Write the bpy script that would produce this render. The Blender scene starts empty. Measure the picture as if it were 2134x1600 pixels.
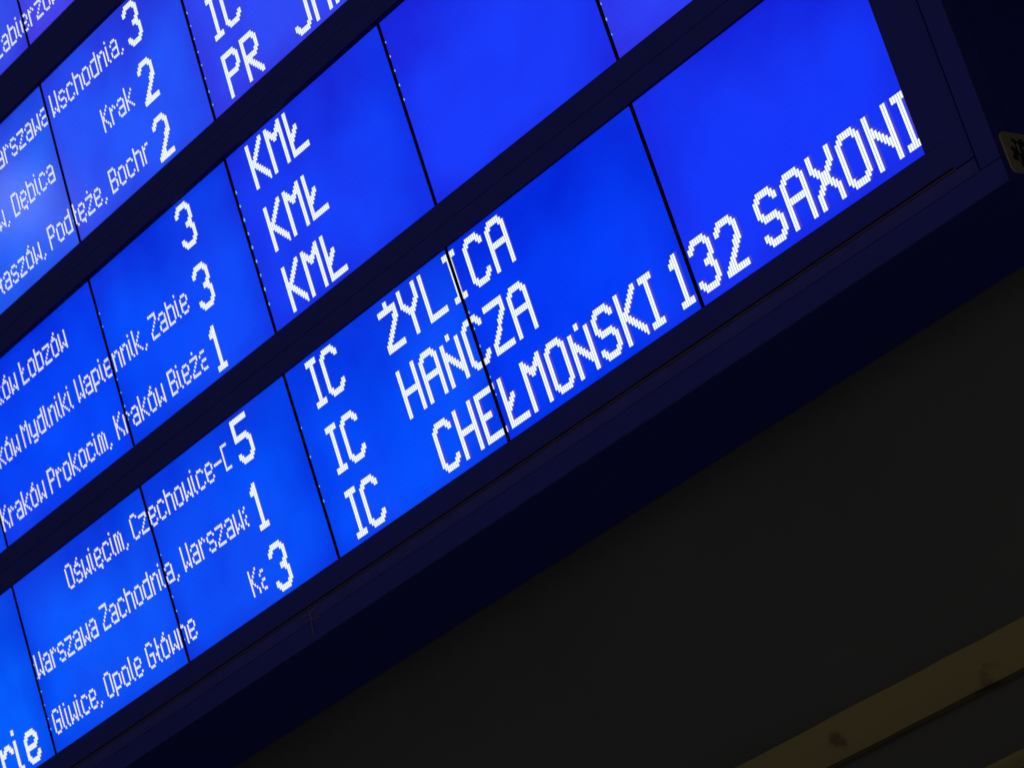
import bpy, bmesh, math, random
from mathutils import Vector, Matrix
random.seed(7)
S = 0.4                      # metres per display module
ZB = 3.05                    # height of the lowest row's centre line
def W(X, Y, Z):              # board units (right, down, into the wall) -> world metres
    return Vector((S*X, S*Z, ZB - S*Y))

scene = bpy.context.scene
# ------------------------------------------------------------------ camera
RC = [[0.618112, 0.270335, 0.738144], [-0.438649, 0.897833, 0.0385], [-0.652322, -0.347584, 0.673544]]
CC = (6.49732, 3.60884, -6.59391)
cam = bpy.data.cameras.new('camera')
cam_o = bpy.data.objects.new('camera', cam)
scene.collection.objects.link(cam_o)
def wd(v): return Vector((v[0], v[2], -v[1]))
ax, ay, az = wd(RC[0]), -wd(RC[1]), -wd(RC[2])
mw = Matrix(((ax.x, ay.x, az.x, 0), (ax.y, ay.y, az.y, 0), (ax.z, ay.z, az.z, 0), (0, 0, 0, 1)))
mw.translation = W(*CC)
cam_o.matrix_world = mw
cam.sensor_width = 36
cam.lens = 36*5998.25/2134
cam.clip_start = 0.05
cam.clip_end = 200
scene.camera = cam_o
cam.dof.use_dof = True
cam.dof.focus_distance = 3.66
cam.dof.aperture_fstop = 16
# ------------------------------------------------------------------ world, lamps, exposure
world = bpy.data.worlds.new('World')
scene.world = world
world.use_nodes = True
world.node_tree.nodes['Background'].inputs[0].default_value = (0.9, 0.95, 1.0, 1)
world.node_tree.nodes['Background'].inputs[1].default_value = 0.034
def lamp(name, loc, target, size, power, col):
    l = bpy.data.lights.new(name, 'AREA')
    l.shape = 'DISK'; l.size = size; l.energy = power; l.color = col
    o = bpy.data.objects.new(name, l)
    scene.collection.objects.link(o)
    o.location = loc
    o.rotation_euler = (Vector(target)-Vector(loc)).to_track_quat('-Z', 'Y').to_euler()
    return o
lamp('front_fill', W(3.0, 0.2, -11), W(0.5, 0, 0), 1.8, 9.0, (1.0, 0.86, 0.66))  # unseen soft fill light, added in front of the board
lamp('ceiling_lamp', W(-12.4, -7.89, -7.54), W(-2.32, -1.756, 0), 0.24, 0.5, (1.0, 0.95, 0.86))
lamp('low_lamp', W(9.0, 6.5, -3.0), W(1.5, 1.7, 0.5), 0.8, 1.2, (1.0, 0.68, 0.30))
vs = scene.view_settings
vs.view_transform = 'Standard'; vs.look = 'None'; vs.exposure = 0; vs.gamma = 1
vs.use_curve_mapping = False
scene.render.engine = 'CYCLES'

# ------------------------------------------------------------------ materials
def lin(c):
    r = []
    for v in c:
        v /= 255
        r.append(v/12.92 if v <= .04045 else ((v+.055)/1.055)**2.4)
    return (*r, 1)
def nt(name):
    m = bpy.data.materials.new(name); m.use_nodes = True
    return m, m.node_tree.nodes, m.node_tree.links, m.node_tree.nodes['Principled BSDF']
def paint(name, col, rough=.5, var=.25, scale=9, spec=.4, bump=.0, stain=None):
    m, N, L, b = nt(name)
    tc = N.new('ShaderNodeTexCoord'); n = N.new('ShaderNodeTexNoise')
    n.inputs['Scale'].default_value = scale; n.inputs['Detail'].default_value = 8; n.inputs['Roughness'].default_value = .65
    L.new(tc.outputs['Object'], n.inputs['Vector'])
    mx = N.new('ShaderNodeMix'); mx.data_type = 'RGBA'
    mx.inputs[6].default_value = (*[c*(1-var) for c in col], 1); mx.inputs[7].default_value = (*[min(1, c*(1+var)) for c in col], 1)
    L.new(n.outputs['Fac'], mx.inputs[0])
    out = mx.outputs[2]
    if stain:
        n2 = N.new('ShaderNodeTexNoise'); n2.inputs['Scale'].default_value = stain[1]; n2.inputs['Detail'].default_value = 6
        L.new(tc.outputs['Object'], n2.inputs['Vector'])
        cr = N.new('ShaderNodeValToRGB'); cr.color_ramp.elements[0].position = stain[2]; cr.color_ramp.elements[1].position = stain[2]+.09
        L.new(n2.outputs['Fac'], cr.inputs[0])
        m2 = N.new('ShaderNodeMix'); m2.data_type = 'RGBA'; m2.inputs[7].default_value = (*stain[0], 1)
        L.new(cr.outputs[0], m2.inputs[0]); L.new(out, m2.inputs[6]); out = m2.outputs[2]
    L.new(out, b.inputs['Base Color'])
    r = N.new('ShaderNodeMapRange'); r.inputs[3].default_value = rough-.08; r.inputs[4].default_value = rough+.12
    L.new(n.outputs['Fac'], r.inputs[0]); L.new(r.outputs[0], b.inputs['Roughness'])
    b.inputs['Specular IOR Level'].default_value = spec
    if bump:
        bp = N.new('ShaderNodeBump'); bp.inputs['Strength'].default_value = bump; bp.inputs['Distance'].default_value = .004
        n3 = N.new('ShaderNodeTexNoise'); n3.inputs['Scale'].default_value = scale*14; n3.inputs['Detail'].default_value = 5
        L.new(tc.outputs['Object'], n3.inputs['Vector']); L.new(n3.outputs['Fac'], bp.inputs['Height']); L.new(bp.outputs[0], b.inputs['Normal'])
    return m
M_frame = paint('navy_paint_with_glare', (.040, .044, .43), .5, .15, 14, .18, .05)  # navy paint, its blue raised to carry the panels' veiling glare
M_frame_edge = paint('ledge_navy_and_highlight', (.060, .060, .45), .5, .25, 22, .25, .05)  # lighter navy of the ledge, also the painted highlight along its edge
M_highlight = paint('painted_edge_highlight', (.13, .09, .10), .5, .5, 30, .3)  # brownish colour standing in for light caught on the ledge lip
M_under = paint('navy_underside_with_glare', (.036, .046, .42), .6, .2, 5, .2)  # underside navy, blue raised for veiling glare and bounced panel light
M_gap = paint('matte_black', (.006, .006, .022), .7, .1, 20, .2)
M_wall = paint('dark_plaster', (.104, .107, .116), .85, .2, 3.5, .2, .25)
M_beam = paint('cream_plaster', (.29, .23, .115), .75, .10, 6, .2, .25, stain=((.11, .08, .045), 13, .655))
M_plate = paint('tan_plastic', (.36, .30, .20), .5, .2, 60, .4)
M_emblem = paint('black_print', (.02, .024, .05), .6, .2, 60, .3)

def screen_mat():
    # a back-lit liquid crystal panel: every panel has its own tint (object colour) and an uneven backlight
    m, N, L, b = nt('backlit_blue_panel')
    oi = N.new('ShaderNodeObjectInfo'); tc = N.new('ShaderNodeTexCoord')
    sx = N.new('ShaderNodeSeparateXYZ'); L.new(tc.outputs['Generated'], sx.inputs[0])
    def math_(op, a, c=None, d=None):
        n = N.new('ShaderNodeMath'); n.operation = op
        for i, v in enumerate((a, c, d)):
            if v is None: continue
            if isinstance(v, (int, float)): n.inputs[i].default_value = v
            else: L.new(v, n.inputs[i])
        return n.outputs[0]
    def edge(s, w):        # 0 at both ends, 1 inside
        d = math_('MINIMUM', s, math_('SUBTRACT', 1.0, s))
        mr = N.new('ShaderNodeMapRange'); mr.interpolation_type = 'SMOOTHSTEP'
        mr.inputs[1].default_value = 0; mr.inputs[2].default_value = w; L.new(d, mr.inputs[0])
        return mr.outputs[0]
    def ramp(v, a, b_, lo, hi):
        mr = N.new('ShaderNodeMapRange'); mr.interpolation_type = 'SMOOTHSTEP'
        for q, x in zip((1, 2, 3, 4), (a, b_, lo, hi)): mr.inputs[q].default_value = x
        L.new(v, mr.inputs[0]); return mr.outputs[0]
    top = ramp(sx.outputs[2], .52, 1.0, 1.0, .0); bot = ramp(sx.outputs[2], .0, .16, .35, 1.0)
    side = ramp(sx.outputs[0], .0, .13, .45, 1.0); side2 = ramp(sx.outputs[0], .84, 1.0, 1.0, .4)
    e = math_('MULTIPLY', math_('MULTIPLY', top, bot), math_('MULTIPLY', side, side2))
    n = N.new('ShaderNodeTexNoise'); n.noise_dimensions = '4D'; n.inputs['Scale'].default_value = 6.5; n.inputs['Detail'].default_value = 3
    L.new(tc.outputs['Object'], n.inputs['Vector']); L.new(math_('MULTIPLY', oi.outputs['Random'], 20), n.inputs['W'])
    n2 = N.new('ShaderNodeTexNoise'); n2.inputs['Scale'].default_value = 2.2; n2.inputs['Detail'].default_value = 2
    geo = N.new('ShaderNodeNewGeometry'); L.new(geo.outputs['Position'], n2.inputs['Vector'])
    k = math_('ADD', math_('MULTIPLY', e, .55), math_('MULTIPLY_ADD', n.outputs['Fac'], 1.5, -.43))
    # dim rim -> panel tint
    mx = N.new('ShaderNodeMix'); mx.data_type = 'RGBA'; mx.clamp_factor = True
    dark = N.new('ShaderNodeMix'); dark.data_type = 'RGBA'; dark.blend_type = 'MULTIPLY'; dark.inputs[0].default_value = 1
    dark.inputs[7].default_value = (1.0, .30, .68, 1); L.new(oi.outputs['Color'], dark.inputs[6])
    L.new(k, mx.inputs[0]); L.new(dark.outputs[2], mx.inputs[6]); L.new(oi.outputs['Color'], mx.inputs[7])
    # broad violet patches
    cr = N.new('ShaderNodeMapRange'); cr.inputs[1].default_value = .46; cr.inputs[2].default_value = .75; cr.inputs[3].default_value = 0; cr.inputs[4].default_value = .22
    L.new(n2.outputs['Fac'], cr.inputs[0])
    vi = N.new('ShaderNodeMix'); vi.data_type = 'RGBA'; vi.blend_type = 'ADD'; vi.inputs[7].default_value = (.030, .012, .0, 1)
    L.new(cr.outputs[0], vi.inputs[0]); L.new(mx.outputs[2], vi.inputs[6])
    # thin line structure of the panel
    wv = N.new('ShaderNodeTexWave'); wv.bands_direction = 'Z'; wv.inputs['Scale'].default_value = 32; wv.inputs['Distortion'].default_value = .4
    L.new(tc.outputs['Object'], wv.inputs['Vector'])
    st = math_('MULTIPLY_ADD', wv.outputs['Fac'], .035, .985)
    L.new(vi.outputs[2], b.inputs['Emission Color']); L.new(st, b.inputs['Emission Strength'])
    b.inputs['Base Color'].default_value = (.002, .002, .012, 1)
    b.inputs['Roughness'].default_value = .135; b.inputs['Specular IOR Level'].default_value = .35
    return m
M_screen = screen_mat()
def emit(name, col, s=1.0):
    m, N, L, b = nt(name)
    b.inputs['Base Color'].default_value = (.01, .01, .02, 1)
    b.inputs['Emission Color'].default_value = col; b.inputs['Emission Strength'].default_value = s
    b.inputs['Specular IOR Level'].default_value = .1
    return m
M_dot = emit('lit_pixel', lin((240, 248, 255)), 1.12)
M_cell = emit('pixel_grid', lin((150, 166, 172)), 1.0)
M_ghost = emit('pixel_ghost_shadow', lin((70, 64, 212)), 1.0)  # letters' shadow on the rear layer, drawn as an offset tinted image
M_leak = emit('backlight_leak', lin((120, 215, 255)), 1.0)

# ------------------------------------------------------------------ helpers
def link(name, me, parent=None, mat=None):
    o = bpy.data.objects.new(name, me)
    scene.collection.objects.link(o)
    if parent: o.parent = parent
    if mat: me.materials.append(mat)
    return o
def boxes_mesh(name, boxes, bevel=0):
    bm = bmesh.new()
    for (x0, x1, y0, y1, z0, z1) in boxes:      # board units
        vs_ = [bm.verts.new(W(x, y, z)) for x in (x0, x1) for y in (y0, y1) for z in (z0, z1)]
        for f in ((0, 1, 3, 2), (4, 6, 7, 5), (0, 4, 5, 1), (2, 3, 7, 6), (0, 2, 6, 4), (1, 5, 7, 3)):
            bm.faces.new([vs_[i] for i in f])
    bmesh.ops.recalc_face_normals(bm, faces=bm.faces)
    if bevel:
        bmesh.ops.bevel(bm, geom=bm.edges[:], offset=bevel, segments=2, profile=.6, affect='EDGES')
    me = bpy.data.meshes.new(name); bm.to_mesh(me); bm.free()
    return me
def blacken(o, nz=-.7):       # rail underside coloured black to hold down the panels' light on it
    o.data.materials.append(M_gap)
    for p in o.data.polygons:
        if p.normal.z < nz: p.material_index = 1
def tag(o, label, cat, group=None, kind=None):
    o['label'] = label; o['category'] = cat
    if group: o['group'] = group
    if kind: o['kind'] = kind

# ------------------------------------------------------------------ fonts
def R(*rows):                # rows written as column ranges, '' = empty
    out = set()
    for r, s in enumerate(rows):
        for part in s.split():
            a, _, b = part.partition('-')
            for c in range(int(a), int(b or a)+1): out.add((c, r))
    return out
T3 = ['2-7', '1-8', '0-2 7-9', '0-1 8-9']
B3 = ['0-1 8-9', '0-2 7-9', '1-8', '2-7']
ST = '0-1 8-9'
BIG = {
 'C': R(*T3, *['0-1']*8, *B3), 'O': R(*T3, *[ST]*8, *B3),
 'S': R(*T3, '0-1', '0-1', '0-2', '1-7', '2-8', '7-9', '8-9', '8-9', *B3),
 'A': R(*T3, *[ST]*3, '0-9', '0-9', *[ST]*7), 'H': R(*[ST]*7, '0-9', '0-9', *[ST]*7),
 'E': R('0-9', '0-9', *['0-1']*5, '0-5', '0-5', *['0-1']*5, '0-9', '0-9'),
 'I': R('0-5', '0-5', *['2-3']*12, '0-5', '0-5'),
 'Y': R(*[ST]*5, '0-2 7-9', '1-3 6-8', '2-7', '3-6', *['4-5']*7),
 'L': R(*['0-1']*14, '0-9', '0-9'),
 'Ł': R(*['0-1']*6, '0-1 4-5', '0-1 3-5', '0-4', '0-3', '0-2', *['0-1']*3, '0-9', '0-9'),
 'X': R(*[ST]*4, '0-2 7-9', '1-3 6-8', '2-7', '3-6', '3-6', '2-7', '1-3 6-8', '0-2 7-9', *[ST]*4),
 'P': R('0-7', '0-8', '0-1 7-9', *[ST]*3, '0-1 7-9', '0-8', '0-7', *['0-1']*7),
 'R': R('0-7', '0-8', '0-1 7-9', *[ST]*3, '0-1 7-9', '0-8', '0-7', '0-4', '0-1 3-5', '0-1 4-6', '0-1 5-7', '0-1 6-8', '0-1 7-9', '0-1 8-9'),
 'K': R('0-1 8-9', '0-1 7-9', '0-1 6-8', '0-1 5-7', '0-1 4-6', '0-1 3-5', '0-4', '0-3', '0-4', '0-1 3-5', '0-1 4-6', '0-1 5-7', '0-1 6-8', '0-1 7-9', '0-1 8-9', '0-1 9'),
 'J': R(*['8-9']*12, *B3),
 '1': R('2-3', '1-3', '0-3', '0-3', *['2-3']*10, '0-5', '0-5'),
 '2': R(*T3, '8-9', '8-9', '7-9', '6-9', '6-8', '5-7', '4-6', '3-5', '2-4', '1-4', '0-9', '0-9'),
 '3': R(*T3, '8-9', '8-9', '7-9', '5-8', '5-8', '7-9', '8-9', '8-9', *B3),
 '5': R('0-9', '0-9', *['0-1']*4, '0-7', '0-8', '7-9', '8-9', '8-9', '8-9', *B3),
}
def vstem(cols, r0, r1): return {(c, r) for c in cols for r in range(r0, r1+1)}
BIG['N'] = vstem((0, 1, 8, 9), 0, 15) | {(c, c+d) for c in range(2, 8) for d in (2, 3, 4)}
BIG['Ń'] = vstem((0, 1, 8, 9), 2, 15) | {(c, c+d) for c in range(2, 8) for d in (3, 4, 5)} | vstem((4, 5), 0, 1)
BIG['M'] = vstem((0, 1, 8, 9), 0, 15) | vstem((2, 7), 1, 3) | vstem((3, 6), 2, 4) | vstem((4, 5), 3, 5)
BIG['Ż'] = R('4-5', '4-5', '0-9', '0-9', '8-9', '7-9', '7-9', '6-8', '5-7', '4-6', '3-5', '2-4', '1-3', '0-2', '0-9', '0-9')
BIG['Z'] = R('0-9', '0-9', '8-9', '8-9', '7-9', '6-8', '5-7', '5-6', '4-5', '3-5', '2-4', '1-3', '0-2', '0-1', '0-9', '0-9')
BIG['e'] = R('', '', '', '', '2-7', '1-8', '0-2 7-9', '0-1 8-9', '0-1 7-9', '0-8', '0-7', '0-1', '0-1 8-9', '0-2 7-9', '1-8', '2-7')
BIG['i'] = R('0-1', '0-1', '', '', *['0-1']*10, '1-3', '2-3')
BIG['r'] = R('', '', '', '', '0-1 4-7', '0-1 3-8', '0-4 7-9', '0-3 8-9', *['0-1']*8)
O7 = ['1-3', *['0 4']*5, '1-3']
SM = {   # nine-row capitals; lower case starts at row 2
 'a': R('', '', '1-3', '0 4', '4', '1-4', '0 4', '0 4', '1-4'),
 'b': R('0', '0', '0-3', *['0 4']*5, '0-3'), 'c': R('', '', '1-3', '0 4', '0', '0', '0', '0 4', '1-3'),
 'd': R('4', '4', '1-4', *['0 4']*5, '1-4'), 'e': R('', '', '1-3', '0 4', '0 4', '0-3', '0', '0 4', '1-3'),
 'ę': R('', '', '1-3', '0 4', '0 4', '0-3', '0', '0 4', '1-3', '3'),
 'h': R('0', '0', '0-3', *['0 4']*6), 'i': R('0', '', *['0']*6, '1'), 'k': R('0', '0', '0 4', '0 3', '0 2', '0-1', '0 2', '0 3', '0 4'),
 'l': R(*['0']*8, '1'), 'ł': R('1', '1', '1', '1-2', '1', '0-1', '1', '1', '2'),
 'm': R('', '', '0-1 3', *['0 2 4']*6), 'n': R('', '', '0 2-3', '0-1 4', *['0 4']*5), 'o': R('', '', *O7),
 'ó': R('3', '2', *O7), 'p': R('', '', '0-3', *['0 4']*4, '0-3', '0', '0'), 'r': R('', '', '0 2', '0-1 3', *['0']*5),
 's': R('', '', '1-3', '0 4', '0', '1-3', '4', '0 4', '1-3'), 'ś': R('3', '2', '1-3', '0 4', '0', '1-3', '4', '0 4', '1-3'),
 'w': R('', '', *['0 4']*4, '0 2 4', '0-1 3-4', '0 4'), 'y': R('', '', *['0 4']*5, '1-4', '4', '1-3'),
 'z': R('', '', '0-4', '4', '3', '2', '1', '0', '0-4'), 'ż': R('2', '', '0-4', '4', '3', '2', '1', '0', '0-4'),
 'B': R('0-3', *['0 4']*3, '0-3', *['0 4']*3, '0-3'), 'C': R('1-3', '0 4', *['0']*5, '0 4', '1-3'),
 'D': R('0-3', *['0 4']*7, '0-3'), 'G': R('1-3', '0 4', '0', '0', '0 2-4', *['0 4']*3, '1-3'),
 'K': R('0 4', '0 3', '0 2', '0-1', '0-1', '0 2', '0 3', '0 4', '0 4'), 'Ł': R('0', '0', '0', '0 2', '0-1', '0', '0', '0', '0-4'),
 'M': R('0 4', '0-1 3-4', '0 2 4', *['0 4']*6), 'O': R('1-3', *['0 4']*7, '1-3'), 'P': R('0-3', *['0 4']*3, '0-3', *['0']*4),
 'W': R(*['0 4']*6, '0 2 4', '0-1 3-4', '0 4'), 'Z': R('0-4', '4', '4', '3', '2', '1', '0', '0', '0-4'),
 ',': R('', '', '', '', '', '', '', '', '1', '0'), '-': R('', '', '', '', '0-4'),
}
# (strip, first module, column, row, text, font, clip column in the module after)
BR = (1, 24, 46); SR = (6, 27, 49)
TEXT = []
def big(s, m, c, r, t, ghost=0): TEXT.append((s, m, c, r, t, 'B', None, ghost))
def small(s, m, c, line, t, clip=None, ghost=0): TEXT.append((s, m, c, SR[line], t, 'S', clip, ghost))
CL = 151
small(0, 0, 73, 2, 'Zabierzów,', None, 1)
small(1, 0, 56, 0, 'arszawa', None, 0); small(1, 1, 3, 0, 'Wschodnia,')
small(1, 0, 29, 1, 'szów,'); small(1, 0, 59, 1, 'Dębica'); small(1, 1, 32, 1, 'Krak')
small(1, 0, 37, 2, 'łaszów,'); small(1, 0, 77, 2, 'Podłęże,'); small(1, 1, 27, 2, 'Bochn', 55)
small(2, 0, 6, 0, ' ak'); small(2, 0, 17, 0, 'ków'); small(2, 0, 37.6, 0, 'Łobzów')
small(2, 0, 8, 1, 'ków'); small(2, 0, 28, 1, 'Mydlniki'); small(2, 0, 70, 1, 'Wapiennik,'); small(2, 1, 28, 1, 'Zabie')
small(2, 0, 0, 2, 'Kraków'); small(2, 0, 37.5, 2, 'Prokocim,'); small(2, 0, 88, 2, 'Kraków'); small(2, 1, 30, 2, 'Bieża', 55)
small(3, 0, 36, 0, 'Oświęcim,'); small(3, 0, 84, 0, 'Czechowice-D', CL)
small(3, 0, 1, 1, 'Warszawa'); small(3, 0, 51, 1, 'Zachodnia,'); small(3, 1, 12, 1, 'Warszawa', 55)
small(3, 0, 3, 2, 'Gliwice,'); small(3, 0, 42, 2, 'Opole'); small(3, 0, 72, 2, 'Główne'); small(3, 1, 46, 2, 'Ka', 55)
for s, l in ((1, '322'), (2, '331'), (3, '513')):
    for i in range(3): big(s, 1, 60, BR[i], l[i])
big(1, 2, 12, 24, 'IC'); big(1, 2, 12, 46, 'PR'); big(1, 2, 12, 1, 'IC'); big(1, 2, 55, 46, 'JAN')
for r in BR: big(2, 2, 12, r, 'KMŁ')
for r in BR: big(3, 2, 12, r, 'IC')
big(3, 2, 55, 1, 'ŻYL'); big(3, 2, 93, 1, 'I'); big(3, 3, 7, 1, 'CA'); big(3, 2, 55, 23, 'HAŃCZA')
big(3, 2, 63, 45, 'CHEŁMOŃSKI', 1); big(3, 3, 89, 45, '1', 1); big(3, 4, 1, 45, '32', 1); big(3, 4, 31, 45, 'SAXONI', 1)
big(3, -1, 58.5, 46, 'r'); big(3, -1, 69.5, 46, 'i'); big(3, -1, 77, 46, 'e')

# ------------------------------------------------------------------ the departure board
H_, PITCH, COL = .74055, .92958, .01032
S0 = {-2: .0088, -1: .0088, 0: .0053+.00356, 1: .0053+.00091, 2: .0053-.00103, 3: .0053-.00313, 4: .0053-.00031}
TH = (.00014, .01059, .02994, .03892); DX = (-.02416, -.00878, -.01471, .00657)
DY = (.00002, -.00218, .01136, -.0002); DZ = (0, .01316, 0, 0); RO, RS = .549, .9994
def sp(s, k, v, lift=0):     # strip s, module coordinate k, 0..1 down the strip -> board units
    z = (v-.5)*H_
    return (k-3+DX[s], (s-3)*PITCH+z*math.cos(TH[s])+DZ[s]+lift*math.sin(TH[s]), z*math.sin(TH[s])+DY[s]-lift*math.cos(TH[s]))
board = bpy.data.objects.new('departure_board', None)
scene.collection.objects.link(board)
board.location = (0, 0, 0)
tag(board, 'large dark navy departure board with rows of glowing blue panels and white dot lettering', 'departure board')

def tint(s, m):
    c = {3: [(0, 97, 255), (0, 92, 255), (0, 86, 254), (0, 79, 251), (0, 78, 255), (0, 60, 250), (18, 54, 250)],
         2: [(0, 84, 255), (0, 80, 255), (0, 72, 255), (0, 74, 252), (14, 62, 250), (24, 58, 252), (44, 66, 252)],
         1: [(12, 98, 255), (16, 98, 255), (28, 98, 252), (34, 84, 252), (46, 78, 252), (55, 78, 250), (60, 78, 248)],
         0: [(40, 90, 250), (46, 90, 250), (50, 86, 248), (66, 78, 246), (66, 78, 246), (66, 78, 246), (66, 78, 246)]}[s][m+2]
    return lin(c)
def kedge(s, m):             # left and right edge of a panel
    return m+.0084, (m+1-.0084 if m < 4 else m+1.010)
def quad(bm, s, k0, k1, r0, r1, lift, mi=0):
    v0, v1 = (RO+RS*r0)/64, (RO+RS*r1)/64
    f = bm.faces.new([bm.verts.new(W(*sp(s, *p, lift))) for p in ((k0, v0), (k0, v1), (k1, v1), (k1, v0))])
    f.material_index = mi
panels = {}
for s in range(4):
    for m in range(-2, 5):
        k0, k1 = kedge(s, m)
        bm = bmesh.new()
        c = W(*sp(s, (k0+k1)/2, .5))
        vv = [bm.verts.new(W(*sp(s, k, v, lf))-c) for k in (k0, k1) for v in (-.012, 1.03) for lf in (0, -.04)]
        for f in ((0, 1, 3, 2), (4, 6, 7, 5), (0, 4, 5, 1), (2, 3, 7, 6), (0, 2, 6, 4), (1, 5, 7, 3)):
            fc = bm.faces.new([vv[i] for i in f])
            fc.material_index = 0 if f == (0, 2, 6, 4) else 1
        bmesh.ops.recalc_face_normals(bm, faces=bm.faces)
        me = bpy.data.meshes.new('display_panel'); bm.to_mesh(me); bm.free()
        o = link('display_panel', me, board, M_screen); me.materials.append(M_gap)
        o.location = c; o.color = tint(s, m)
        panels[s, m] = o
# lettering: lit cells sorted to the panel they fall on
cells = {}
for (s, m0, c0, r0, t, font, clip, ghost) in TEXT:
    x = c0
    for ch in t:
        if ch == ' ':
            x += 3; continue
        g = (BIG if font == 'B' else SM)[ch]
        for (c, r) in g:
            cc = x+c; m = min(4, m0+int(cc//96)); cm = cc-96*(m-m0)
            if clip and (cc >= clip): continue
            cells.setdefault((s, m, m0, c0, r0, t.strip(), ghost, font), []).append((cm, r0+r))
        x += max(c for c, r in g)+1+(2 if font == 'B' else 1)
for (s, m, m0, c0, r0, t, g, font), L_ in cells.items():
    if (s, m) not in panels: continue
    p = panels[s, m]; k0, k1 = kedge(s, m)
    lit = {(round(a, 1), b) for a, b in L_}
    bm = bmesh.new(); n_ = 0
    for (c, r) in L_:
        a0 = m+S0[m]+COL*c; a1 = a0+COL
        if a1 < k0+.0015 or a0 > k1-.0015: continue
        n_ += 1
        e0 = 0 if (round(c-1, 1), r) in lit else .06
        if font == 'B': quad(bm, s, max(a0+COL*e0, k0), min(a1, k1), r+.0, r+1.0, .0008, 1)
        w_ = .12 if font == 'B' else .15
        quad(bm, s, max(a0+COL*w_, k0), min(a1-COL*w_, k1), r+.0, r+1.0-.04, .0016, 0)
        if (round(c+1, 1), r) not in lit and a1 < k1-.001:
            quad(bm, s, a1, min(a1+COL*(.85 if g else .36), k1), r-.25, r+.75, .0004, 2)
    if not n_: bm.free(); continue
    bmesh.ops.recalc_face_normals(bm, faces=bm.faces)
    me = bpy.data.meshes.new('lettering'); bm.to_mesh(me); bm.free()
    for mt in (M_dot, M_cell, M_ghost): me.materials.append(mt)
    o = link('lettering', me, p); o.matrix_parent_inverse = Matrix.Translation(-p.location)
# small leaks of backlight along the panels' left edges
LEAK = {(2, 2): [.20, .28, .36, .44, .52, .60, .68, .76, .845], (2, 1): [.21, .29, .61, .69, .77, .85], (3, 1): [.40, .48, .56, .64, .72, .80, .88],
        (3, 0): [.48, .56, .64, .72, .80, .86], (3, 3): [.18, .265, .345, .43, .52, .60, .68, .77], (1, 2): [.36, .44, .52, .60, .68, .76, .84, .92],
        (2, 3): [.11, .19, .27, .35, .43], (2, 4): [.72, .80, .88], (0, 1): [.62, .70], (3, 2): [.30, .46, .62, .70]}
for (s, m), vsl in LEAK.items():
    k0, k1 = kedge(s, m)
    for v in vsl:
        bm = bmesh.new(); rr = random.uniform(.75, 1.15)*(1.1 if (s, m) == (2, 2) else .72)
        bm.faces.new([bm.verts.new(W(*sp(s, k0+.0030+.0030*rr*math.cos(i*math.pi/5), v+.0105*rr*math.sin(i*math.pi/5), .0012))) for i in range(10)])
        bmesh.ops.recalc_face_normals(bm, faces=bm.faces)
        me = bpy.data.meshes.new('backlight_leak'); bm.to_mesh(me); bm.free()
        o = link('backlight_leak', me, panels[s, m], M_leak); o.matrix_parent_inverse = Matrix.Translation(-panels[s, m].location)

XL, XR = -5.2, 2.0
# black carrier behind the panels
link('carrier_plate', boxes_mesh('carrier_plate', [(XL-.06, 2.16, -3.3, .50, .062, .09)]), board, M_gap)
# horizontal rails between the rows: each row has its own upper and lower rail, meeting in a seam
def srow(s): return ((s-3)*PITCH-H_/2+DZ[s], (s-3)*PITCH+H_/2+DZ[s])
ZR = -.026
def over(s, zr, k=2.0):      # height at which a rail front at depth zr just covers the panel's lower edge
    q = sp(s, k, 1.0)
    return CC[1]+(q[1]-CC[1])*(zr-CC[2])/(q[2]-CC[2])
for s in range(0, 3):
    t0 = over(s, ZR); t1 = sp(s+1, 2, 0)[1]; mid = t0+(t1-t0)*.52
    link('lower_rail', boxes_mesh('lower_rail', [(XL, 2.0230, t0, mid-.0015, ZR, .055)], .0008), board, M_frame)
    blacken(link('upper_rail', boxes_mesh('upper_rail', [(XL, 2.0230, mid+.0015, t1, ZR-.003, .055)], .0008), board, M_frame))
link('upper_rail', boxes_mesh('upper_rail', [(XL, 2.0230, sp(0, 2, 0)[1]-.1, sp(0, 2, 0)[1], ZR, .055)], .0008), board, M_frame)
t0 = over(3, ZR)
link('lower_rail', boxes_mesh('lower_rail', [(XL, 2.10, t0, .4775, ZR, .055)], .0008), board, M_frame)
# right stile beside the panels, bottom ledge, outer frame
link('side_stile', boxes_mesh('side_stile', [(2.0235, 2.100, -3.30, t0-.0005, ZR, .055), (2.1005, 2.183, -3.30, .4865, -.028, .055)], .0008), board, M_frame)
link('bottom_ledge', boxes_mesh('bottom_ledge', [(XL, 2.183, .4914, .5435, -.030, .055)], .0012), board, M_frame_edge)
of = [(XL-.08, 2.279, .5465, .6215, -.05, .05), (2.201, 2.2785, -3.40, .5445, -.05, .05), (XL-.08, XL-.005, -3.40, .5445, -.05, .05), (XL-.08, 2.2785, -3.5, -3.402, -.05, .05)]
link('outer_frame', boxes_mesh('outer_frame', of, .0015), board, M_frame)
link('edge_highlight', boxes_mesh('edge_highlight', [(XL, 2.112, .4866, .4912, -.0335, .05)], .0003), board, M_highlight)  # thin strip added as the highlight on the ledge's top lip
link('edge_highlight', boxes_mesh('edge_highlight', [(XL, 2.200, .5445, .5464, -.0512, .05)], .0003), board, M_frame_edge)  # second thin strip, lighter, drawing the highlight below the ledge
# box behind, open towards the front rails
hs = [(XL-.078, 2.2765, .585, .6185, .0505, .548), (2.245, 2.2765, -3.48, .5845, .0505, .548), (XL-.078, XL-.05, -3.48, .5845, .0505, .548), (XL-.0775, 2.2445, -3.498, -3.47, .0505, .548)]
link('housing', boxes_mesh('housing', hs), board, M_under)
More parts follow.
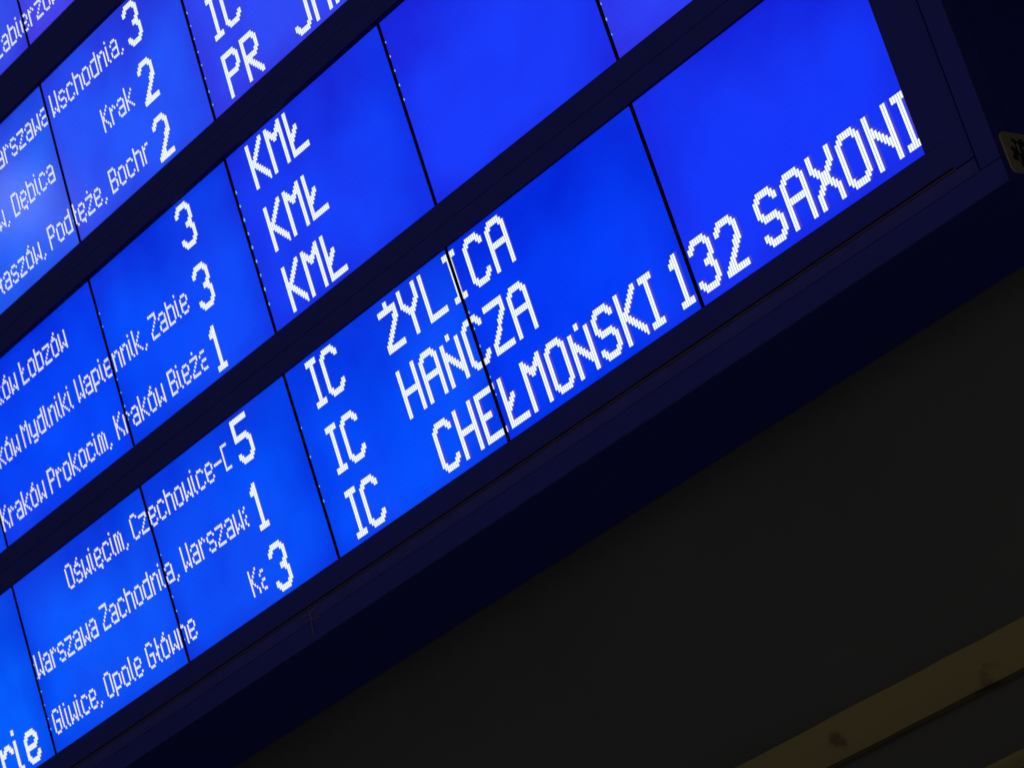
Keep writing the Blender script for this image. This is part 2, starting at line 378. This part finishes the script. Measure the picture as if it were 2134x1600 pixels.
# a wisp of cobweb under the ledge
cw = bpy.data.curves.new('cobweb', 'CURVE'); cw.dimensions = '3D'; cw.bevel_depth = .0005; cw.bevel_resolution = 1
for pts in ([(-1.19, .475, -.018), (-1.17, .51, -.036), (-1.155, .56, -.055), (-1.16, .60, -.056)], [(-1.23, .50, -.034), (-1.18, .515, -.037), (-1.12, .50, -.034)], [(-1.17, .53, -.04), (-1.14, .55, -.054), (-1.10, .55, -.053)]):
    sp_ = cw.splines.new('POLY'); sp_.points.add(len(pts)-1)
    for i, p in enumerate(pts): sp_.points[i].co = (*W(*p), 1)
cwo = bpy.data.objects.new('cobweb_tmp', cw); scene.collection.objects.link(cwo)
dg = bpy.context.evaluated_depsgraph_get()
cme = bpy.data.meshes.new_from_object(cwo.evaluated_get(dg))
bpy.data.objects.remove(cwo)
cme.materials.clear()
M_web = paint('dusty_thread', (.30, .24, .22), .9, .2, 40, .1)
co = link('cobweb', cme, None, M_web)
tag(co, 'small dusty wisp of cobweb hanging on the bottom ledge of the board', 'cobweb')

# ------------------------------------------------------------------ plate on the board's right side
plate = bpy.data.objects.new('emblem_plate', None); scene.collection.objects.link(plate)
PXX = 2.2775
plate.location = W(PXX, .526, .062)
tag(plate, 'small tan plate with rounded corners and a black emblem on the side of the board', 'plate')
def side_poly(name, outline, x0, x1, mat, bev=0):
    bm = bmesh.new()
    a = [bm.verts.new(W(x0, y, z)) for z, y in outline]; b = [bm.verts.new(W(x1, y, z)) for z, y in outline]
    n = len(a); bm.faces.new(a); bm.faces.new(b[::-1])
    for i in range(n): bm.faces.new([a[i], b[i], b[(i+1) % n], a[(i+1) % n]])
    bmesh.ops.recalc_face_normals(bm, faces=bm.faces)
    me = bpy.data.meshes.new(name); bm.to_mesh(me); bm.free()
    o = link(name, me, plate, mat); o.matrix_parent_inverse = Matrix.Translation(-plate.location)
    return o
def rr(cz, cy, hz, hy, r, n=6):
    pts = []
    for qx, qy, a0 in ((1, 1, 0), (-1, 1, 90), (-1, -1, 180), (1, -1, 270)):
        for i in range(n+1):
            a = math.radians(a0+90*i/n)
            pts.append((cz+qx*(hz-r)+r*math.cos(a), cy+qy*(hy-r)+r*math.sin(a)))
    return pts
CZ, CY = .060, .526
side_poly('plate_body', rr(CZ, CY, .078, .068, .022), PXX, PXX+.006, M_plate)
blob = []
for i in range(56):
    a = 2*math.pi*i/56
    r = .047*(1+.13*math.cos(9*a+.4)+.07*math.sin(5*a))
    blob.append((CZ+.004+r*1.12*math.cos(a), CY+r*math.sin(a)))
side_poly('emblem', blob, PXX+.0055, PXX+.0068, M_emblem)
for (z0, y0, w, h) in ((.030, .500, .007, .022), (.048, .510, .009, .034), (.036, .545, .006, .020), (.070, .508, .012, .010), (.072, .540, .008, .024), (.094, .520, .006, .030)):
    side_poly('emblem_stroke', rr(z0, y0, w/2, h/2, w*.45, 3), PXX+.0067, PXX+.0074, M_plate)

# ------------------------------------------------------------------ the building behind
wall = link('wall', boxes_mesh('wall', [(-14, 16, -9, 7.6, .55, .95)]), None, M_wall)
tag(wall, 'dark plastered station wall behind and below the board', 'wall')
def ledge(name, y0, y1, label):
    bm = bmesh.new(); n = 240
    prof = [(y0, .56), (y0, .468), (y0+.004, .463)]+[(y0+.004+(y1-y0-.005)*t/5, .463+.032*(t/5)**2) for t in range(1, 6)]+[(y1, .56)]
    rings = []
    for i in range(n+1):
        X = -14+30*i/n
        d = [random.uniform(-.0016, .0016) for _ in prof]
        rings.append([bm.verts.new(W(X, y+d[j], z+(.4*d[j] if z < .5 else 0))) for j, (y, z) in enumerate(prof)])
    for i in range(n):
        for j in range(len(prof)-1): bm.faces.new([rings[i][j], rings[i][j+1], rings[i+1][j+1], rings[i+1][j]])
    bm.faces.new(rings[0]); bm.faces.new(rings[-1][::-1])
    bmesh.ops.recalc_face_normals(bm, faces=bm.faces)
    me = bpy.data.meshes.new(name); bm.to_mesh(me); bm.free()
    o = link(name, me, None, M_beam); tag(o, label, 'wall ledge', 'cream ledges on the dark wall')
ledge('wall_ledge', 1.622, 1.757, 'wide cream plaster ledge on the dark wall, nearer to the board')
ledge('wall_ledge', 1.986, 2.030, 'narrow cream ledge on the dark wall, lowest in the corner of the picture')
